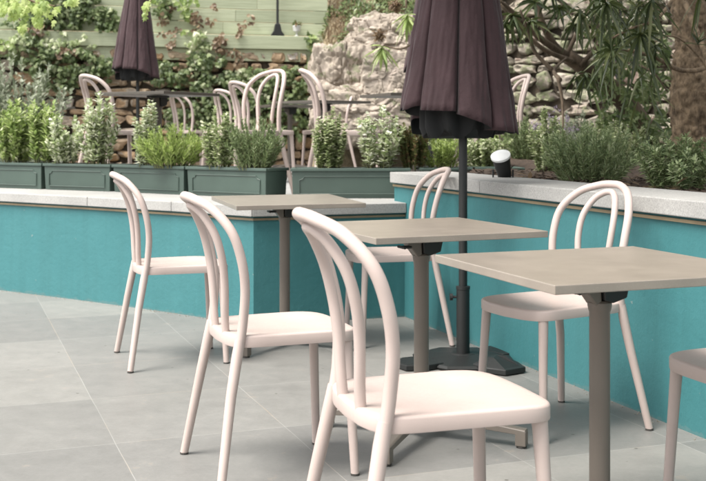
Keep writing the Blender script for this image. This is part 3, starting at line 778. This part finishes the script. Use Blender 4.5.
# ivy over fence and stone wall; ellipses in wall coordinates (picture column, height) -> density
def ivy(name, mat, blobs, n, L, label, seed, dry=False, kind='stuff'):
    r = random.Random(seed); m = MB()
    for px, py, rx, ry, wgt in blobs:
        for i in range(int(n*wgt)):
            a, q = r.uniform(0, 2*math.pi), math.sqrt(r.random())
            qx, qy = px+rx*q*math.cos(a), py+ry*q*math.sin(a)
            qx += 9*noise.noise(Vector((qy*.06, i*.0, seed))); 
            if noise.noise(Vector((qx*.12, qy*.12, seed))) < .12-.35*(1-q): continue
            p0 = wallpt(qx, 0); z = HC-(qy-YH)/F*p0.y
            dy = -.13 if z > 1.97 and z < 2.34 else (-.02 if z >= 2.34 else -.13)
            thick = r.random()**1.5*.16
            p = wallpt(qx, z, dy-thick)
            d = Vector((r.gauss(0, .6), r.gauss(-.25, .25), -.8+r.gauss(0, .5))); nn = Vector((r.gauss(0, .45), -1, .55+r.gauss(0, .4)))
            leaf(m, p, d, nn, L*r.uniform(.6, 1.25), L*r.uniform(.7, 1.2), 'ivy' if not dry else 'oval')
    return tag(m.build(name, M[mat]), label, 'ivy', kind=kind)
ivy('ivy', 'ivy', [(70, 8, 44, 20, 1.5), (28, 23, 20, 5, .10), (112, 18, 12, 16, .15), (60, 57, 46, 11, .45), (45, 40, 9, 10, .1), (100, 68, 34, 14, .4), (44, 46, 14, 9, .08), (210, 72, 20, 24, .45),
    (250, 92, 60, 24, 1.15), (300, 95, 34, 30, .7), (322, 60, 10, 30, .25), (172, 74, 22, 12, .3), (188, 110, 18, 26, .3), (216, 120, 30, 24, .4), (60, 78, 26, 14, .2), (282, 118, 50, 22, .7), (166, 4, 10, 16, .10), (-20, 60, 30, 40, .4)],
    1900, .072, 'dense dark ivy spreading over the board fence and the brown stone wall', 2)
ivy('ivy', 'varieg', [(206, 54, 12, 22, .35), (203, 38, 7, 10, .12), (60, 44, 50, 12, .35), (250, 84, 45, 16, .3)], 900, .07, 'paler grey-green ivy leaves over the middle of the board fence', 5)
ivy('creeper', 'dry', [(48, 26, 7, 9, .25), (72, 52, 16, 7, .4), (200, 16, 5, 18, .22), (212, 14, 3, 16, .12), (168, 18, 6, 14, .16), (178, 38, 10, 12, .15), (226, 44, 6, 9, .25), (238, 56, 7, 9, .15), (250, 22, 8, 8, .06), (244, 30, 3, 8, .05)], 480, .055, 'dry brown withered creeper hanging in trails over the boards', 3, True)
ivy('creeper', 'bright', [(190, 16, 5, 18, .5), (188, 2, 12, 4, .2), (162, 2, 12, 6, .3), (318, 55, 5, 22, .3), (10, 44, 14, 5, .2)], 300, .06, 'fresh light green creeper trailing down the boards', 4, True)

# ------------------------------------------------------------------ trees at right
def limb(m, P, r0, r1, n=10, k=6):
    pts = crom(P, k); N = len(pts)
    pts = [p+Vector((noise.noise(p*5), noise.noise(p*5+Vector((9, 0, 0))), 0))*min(.02, r0*.25) for p in pts]
    m.tube(pts, [r0+(r1-r0)*i/(N-1) for i in range(N)], n)
    return pts
def rosette(m, c, ax, n, L, W, curl=.35):
    ax = ax.normalized(); o = ax.orthogonal().normalized()
    for i in range(n):
        d = o.copy(); d.rotate(Matrix.Rotation(i*2.399+rnd.uniform(-.2, .2), 3, ax)); t = i/n
        leaf(m, c+ax*.03*t, d*(1-.45*t)+ax*(.15+.9*t)+rv()*.15, ax, L*rnd.uniform(.7, 1.1), W, 'strap', curl*rnd.uniform(.5, 1.4))
tree = empty('tree', (at(684, 0, 7.4).x, 7.4, .8), 0, 'thick rough-barked tree trunk at the right edge with strap-leaved branches', 'tree')
T0 = Vector(tree.location)
def A(px, py, D): return at(px, py, D)-T0
m = MB(); P = [A(699, 175, 7.4), A(695, 130, 7.4), A(691, 80, 7.42), A(695, 40, 7.45), A(687, 0, 7.5), A(679, -60, 7.6), A(672, -140, 7.6)]
pts = crom(P, 22); rs = [.150-.035*min(1, i/80) for i in range(len(pts))]
m.tube([p for p in pts], rs, 72)
for i, v in enumerate(m.v):                                   # furrowed bark
    q = Vector(v); m.v[i] = q+Vector((q.x-pts[0].x, q.y-pts[0].y, 0)).normalized()*(.05*noise.noise(Vector((q.x*8, q.y*8, q.z*2.5)))+.030*abs(noise.noise(Vector((q.x*22, q.y*22, q.z*9))))+.02*noise.noise(q*40))
m.build('trunk', M['bark2'], tree, smooth=True, ang=180)
m = MB()
limb(m, [A(672, -60, 7.6), A(640, -160, 7.2), A(560, -260, 6.6), Vector((.6, 5.2, 3.7))-T0, Vector((-.4, 4.0, 3.8))-T0, Vector((-1.3, 3.1, 3.8))-T0], .08, .015)  # carried on out of view to bear the added shading clumps
limb(m, [A(672, -100, 7.6), A(690, -230, 7.4), A(640, -340, 7.0)], .09, .04)
limb(m, [A(672, -80, 7.6), A(760, -180, 7.4), A(840, -260, 7.0)], .07, .03)
limb(m, [A(668, -40, 7.5), A(700, 40, 6.8), A(706, 66, 6.6), A(680, 70, 6.5), A(656, 58, 6.4), A(628, 50, 6.4), A(612, 46, 6.4)], .018, .010)
limb(m, [A(720, 90, 6.4), A(700, 58, 6.3), A(682, 40, 6.3), A(668, 36, 6.3), A(655, 42, 6.3)], .008, .004)
limb(m, [A(690, -30, 6.6), A(668, 6, 6.4), A(655, 20, 6.3), A(630, 29, 6.2), A(612, 38, 6.2)], .012, .006)
m.build('branches', M['bark2'], tree, smooth=True, ang=180)
m = MB()
rosette(m, A(612, 52, 6.4), Vector((-.2, -.5, .2)), 20, .21, .019, .55)
rosette(m, A(640, 34, 6.2), Vector((-.1, -.5, -.1)), 18, .20, .018, .6)
rosette(m, A(636, 6, 6.3), Vector((.2, -.5, -.3)), 16, .20, .018, .6)
rosette(m, A(606, 3, 6.1), Vector((-.1, -.4, -.2)), 18, .20, .018, .6)
rosette(m, A(585, 72, 6.6), Vector((0, -.4, -.6)), 12, .15, .022, .5)
rosette(m, A(655, 44, 6.3), Vector((0, -.4, -.4)), 9, .14, .02, .5)
rosette(m, A(697, 45, 6.2), Vector((.1, -.4, .7)), 12, .12, .016, .2)
rosette(m, A(700, -8, 6.0), Vector((.1, -.4, -.6)), 9, .2, .018, .6)
rosette(m, A(580, 8, 6.1), Vector((-.1, -.4, -.6)), 14, .19, .018, .6)
rosette(m, A(652, -4, 5.9), Vector((-.1, -.4, -.6)), 10, .19, .018, .6)
m.build('strap_leaves', M['strap'], tree)
def shading_crown(name_parent, origin, blobs, n, L, mat, seed):  # unseen leaf mass above the frame, partly shaped to cast shade
    r = random.Random(seed); m = MB()
    for c, rx, ry, rz_, wgt in blobs:
        for i in range(int(n*wgt)):
            d = Vector((r.gauss(0, 1), r.gauss(0, 1), r.gauss(0, 1))).normalized()*r.random()**.4
            p = Vector(c)-origin+Vector((d.x*rx, d.y*ry, d.z*rz_))
            if noise.noise(p*2.1+Vector((seed, 0, 0))) < -.22: continue
            leaf(m, p, Vector((r.gauss(0, 1), r.gauss(0, 1), -.4)), Vector((r.gauss(0, .5), r.gauss(0, .5), 1)), L*r.uniform(.6, 1.2), L*.35, 'rhomb')
    return m.build('shading_crown', M[mat], name_parent)
m = MB()
for i in range(260):
    px, py = rnd.uniform(590, 655), abs(rnd.gauss(0, 60)); D = rnd.uniform(6.4, 7.3)
    leaf(m, A(px, py-12, D), Vector((rnd.gauss(0, .6), rnd.gauss(-.2, .4), -.6+rnd.gauss(0, .4))), rv(), rnd.uniform(.08, .2), .017, 'strap', .4)
m.build('drooping_leaves', M['strap'], tree)
shading_crown(tree, T0, [((-.45, 4.7, 3.7), .8, .8, .35, 1.7), ((.5, 4.6, 3.8), .8, 1.4, .45, 1.2), ((1.6, 3.9, 3.8), 1.2, 1.8, .5, .9), ((2.2, 6.6, 3.5), 1.4, 1.4, .7, 1), ((1.3, 5.0, 3.5), 1.1, 1.3, .6, .9), ((2.4, 4.2, 3.4), 1.3, 1.3, .7, .9), ((.9, 7.4, 3.7), 1.1, 1.2, .6, .6), ((2.9, 2.6, 3.5), 1.2, 1.3, .7, .6)], 2000, .20, 'strap', 5)  # clumps over the patio added out of view to shade umbrella and wall

# leaning small tree behind, with its fan of bare branches
t2 = empty('tree', (at(655, 0, 8.6).x, 8.6, .85), 0, 'leaning dark tree with fanning bare branches in front of the grey rubble wall', 'tree')
T2_ = Vector(t2.location)
def B_(px, py, D): return at(px, py, D)-T2_
m = MB(); limb(m, [B_(655, 165, 8.6), B_(640, 122, 8.5), B_(615, 92, 8.4), B_(590, 72, 8.3), B_(566, 56, 8.2)], .095, .055, 14); m.build('trunk', M['bark'], t2, smooth=True, ang=180)
m = MB()
for tgt, r0 in (([(566, 56, 8.2), (552, 42, 8.1), (540, 15, 8.0), (535, -20, 8.0)], .035), ([(566, 56, 8.2), (540, 38, 8.0), (512, 12, 7.9), (498, 0, 7.8)], .030), ([(575, 62, 8.2), (545, 50, 8.0), (520, 28, 7.9), (500, 4, 7.8)], .022),
  ([(580, 66, 8.2), (600, 40, 8.2), (592, 10, 8.2), (590, -20, 8.2)], .02), ([(566, 56, 8.2), (580, 30, 8.2), (600, 12, 8.3), (640, -10, 8.4)], .018), ([(558, 78, 7.6), (562, 100, 7.6), (563, 130, 7.6)], .014), ([(552, 70, 7.8), (535, 52, 7.8), (528, 30, 7.7), (520, 10, 7.6)], .016),
  ([(560, 80, 7.6), (554, 70, 7.8), (566, 58, 8.1)], .016), ([(600, 76, 8.3), (612, 60, 8.2), (640, 40, 8.2), (650, 10, 8.2)], .014), ([(590, 72, 8.3), (620, 62, 8.0), (650, 70, 7.8), (668, 92, 7.8)], .012)):
    limb(m, [B_(*q) for q in tgt], r0, r0*.45, 8)
m.build('branches', M['bark'], t2, smooth=True, ang=180)
m = MB()
for px, py, D, n_, L_ in ((512, 14, 7.8, 22, .20), (528, 22, 7.7, 16, .18), (536, 4, 7.8, 20, .2), (505, 22, 7.8, 12, .14), (590, 4, 7.9, 20, .2), (560, 8, 8.0, 14, .17), (550, -6, 7.8, 16, .2), (572, 24, 8.1, 10, .16), (648, 12, 7.9, 18, .2), (575, 76, 7.9, 10, .14), (620, 20, 8.0, 18, .2)):
    rosette(m, B_(px, py, D), Vector((rnd.uniform(-.4, .4), -.6, rnd.uniform(-.5, .3))), int(n_*.75), L_*.95, .025, .5)
m.build('strap_leaves', M['strap'], t2)
# leafy small growth round the trunk
m = MB(); rr_ = random.Random(21)
for i in range(3000):
    px, py = rr_.uniform(596, 668), rr_.uniform(30, 150); D = rr_.uniform(7.9, 8.6)
    if noise.noise(Vector((px*.08, py*.08, 0))) < .0: continue
    leaf(m, B_(px, py, D), rv()+Vector((0, -.2, -.2)), rv()+Vector((0, -1, .5)), rr_.uniform(.04, .08), .028, 'oval')
m.build('leaves', M['ivy'], t2)

# black pipe up the wall
p = at(617, 0, 9.0); root = empty('drain_pipe', (p.x, p.y, .85), 0, 'thin black pipe running up behind the leaves right of the leaning branches', 'pipe')
m = MB(); m.tube([(0, 0, 0), (.01, 0, .6), (-.02, 0, 1.2), (-.03, 0, 2.4)], .018, 10)
m.tube([(.05, .02, 0), (.04, .02, .7), (.03, .02, 2.4)], .010, 8); m.build('pipe', M['pipe'], root, smooth=True)

# branch tips hanging in from above, left of the big umbrella
hb = empty('hanging_branch', tuple(at(418, -60, 8.6)), 0, 'hanging branch tips with green rosettes and brown dead flower heads beside the big umbrella', 'branch')
H0 = Vector(hb.location)
m = MB(); limb(m, [at(440, -200, 8.8)-H0, at(425, -40, 8.6)-H0, at(408, -6, 8.5)-H0, at(406, 8, 8.5)-H0], .02, .007, 8)
limb(m, [at(425, -40, 8.6)-H0, at(418, 30, 8.6)-H0, at(404, 48, 8.5)-H0, at(384, 46, 8.5)-H0], .012, .006, 8); m.build('twigs', M['bark'], hb, smooth=True)
m = MB(); rosette(m, at(382, 46, 8.5)-H0, Vector((0, -.3, -.8)), 16, .18, .030, .3); rosette(m, at(407, 14, 8.5)-H0, Vector((.1, -.3, -.8)), 18, .18, .03, .3); m.build('leaves', M['bright'], hb)
for c, n_ in ((at(379, 36, 8.5)-H0, 130), (at(396, 6, 8.5)-H0, 200)):
    m = MB()
    for k in range(n_): leaf(m, c+rv()*rnd.random()*.055, rv(), rv(), .034, .016)
    m.build('flower_head', M['dry'], hb)
# fresh leaves hanging in at upper left
lb = empty('hanging_branch', tuple(at(10, -60, 7.0)), 0, 'fresh lime green leafy branch hanging in at the upper left corner', 'branch'); L0 = Vector(lb.location)
m = MB(); limb(m, [at(-60, -60, 7)-L0, at(0, -20, 7)-L0, at(30, 0, 7)-L0, at(55, 6, 7)-L0], .012, .004, 6); limb(m, [at(0, -20, 7)-L0, at(10, 5, 7)-L0, at(24, 26, 7)-L0], .006, .003, 6)
limb(m, [at(30, -40, 7)-L0, at(100, -30, 6.9)-L0, at(148, -8, 6.9)-L0, at(146, 16, 6.9)-L0], .008, .002, 6); m.build('twigs', M['twig'], lb)
m = MB()
for cx, cy, sx, sy, n_ in ((14, 6, 16, 9, 90), (40, 6, 13, 8, 60), (22, 26, 4, 7, 14), (38, 20, 5, 4, 12), (72, 1, 6, 3, 12), (147, 3, 4, 3, 5), (145, 15, 3, 3, 4)):
    for k in range(n_):
        leaf(m, at(cx+rnd.gauss(0, sx*.6), cy+rnd.gauss(0, sy*.6), 7+rnd.uniform(-.2, .2))-L0, Vector((rnd.gauss(0, .5), -.2, -1)), Vector((rnd.gauss(0, .3), -1, .4)), rnd.uniform(.035, .065), rnd.uniform(.035, .06), 'ivy')
m.build('leaves', M['lime'], lb)

# ------------------------------------------------------------------ spotlight
p = at(503, 0, 5.75); z0 = bed_z(p.x, p.y)-.01
sp = empty('garden_spotlight', (p.x, p.y, z0+.0), .0, 'small black spotlight with a pale round glass at the edge of the bed', 'spotlight')
sp.scale = (1.15, 1.15, 1.15)
Mx = Matrix.Translation((0, 0, .085)) @ Matrix.Rotation(R(-16), 4, 'Y') @ Matrix.Rotation(R(30), 4, 'X')
m = MB(); m.lathe([(.024, -.06), (.031, -.05), (.040, .045), (.040, .055)], n=24); m.v = [Mx @ v for v in m.v]; m.build('housing', M['black'], sp, smooth=True)
m = MB(); m.lathe([(.043, .056), (.045, .058), (.045, .068), (.041, .070)], n=28); m.v = [Mx @ v for v in m.v]; m.build('glass', M['glass'], sp, smooth=True)
m = MB(); m.tube([(-.045, 0, .075), (-.045, 0, .01), (.045, 0, .01), (.045, 0, .075)], .005, 8); m.build('bracket', M['black'], sp)
m = MB(); m.tube(crom([(.03, .02, .02), (.10, .05, .015), (.2, .02, .02), (.32, .08, .01)], 5), .005, 6); m.build('cable', M['black'], sp, smooth=True)

# mulch, fallen leaves, joint debris
m = MB(); rm = random.Random(31)
for i in range(4200):
    s = rm.uniform(0, 6.3); t = abs(rm.gauss(0, .5))+.33
    q = Vector((.30+.347*s+.938*t, 6.354-.938*s+.347*t)); z = bed_z(q.x, q.y)
    leaf(m, Vector((q.x, q.y, z+rm.uniform(.0, .015))), Vector((rm.gauss(0, 1), rm.gauss(0, 1), rm.uniform(0, .4))), Vector((0, 0, 1)), rm.uniform(.015, .05), rm.uniform(.008, .02), 'rhomb')
tag(m.build('bark_chips', M['soil']), 'dark bark mulch covering the right planting bed', 'mulch', kind='stuff')
m = MB()
for i in range(170):
    s = rm.uniform(.2, 4.5); t = rm.uniform(.36, 1.2); q = Vector((.30+.347*s+.938*t, 6.354-.938*s+.347*t)); z = bed_z(q.x, q.y)
    leaf(m, Vector((q.x, q.y, z+.02)), Vector((rm.gauss(0, 1), rm.gauss(0, 1), rm.uniform(0, .3))), Vector((0, 0, 1)), rm.uniform(.04, .09), .025, 'oval')
tag(m.build('fallen_leaves', M['dry']), 'fallen brown leaves scattered over the mulch of the right bed', 'leaves', kind='stuff')
m = MB()
for i in range(380):
    if rm.random() < .5:
        s = rm.uniform(0, 4.6); d = abs(rm.gauss(0, .02))+.004; q = Vector((.30+.347*s-.938*d, 6.354-.938*s-.347*d))
    else:
        i_ = rm.randrange(4, 8); a, c = LW[i_], LW[i_+1]; nrm = Vector(((c-a).y, -(c-a).x)).normalized(); q = a.lerp(c, rm.random())+nrm*(abs(rm.gauss(0, .015))+.004)
    r0 = rm.uniform(.001, .0032); m.lathe([(r0, 0), (r0*.9, r0*.8), (r0*.4, r0*1.2)], (q.x, q.y, .0005), 5)
tag(m.build('grit', M['gravel']), 'loose grit and crumbs along the foot of the teal walls', 'grit', kind='stuff')
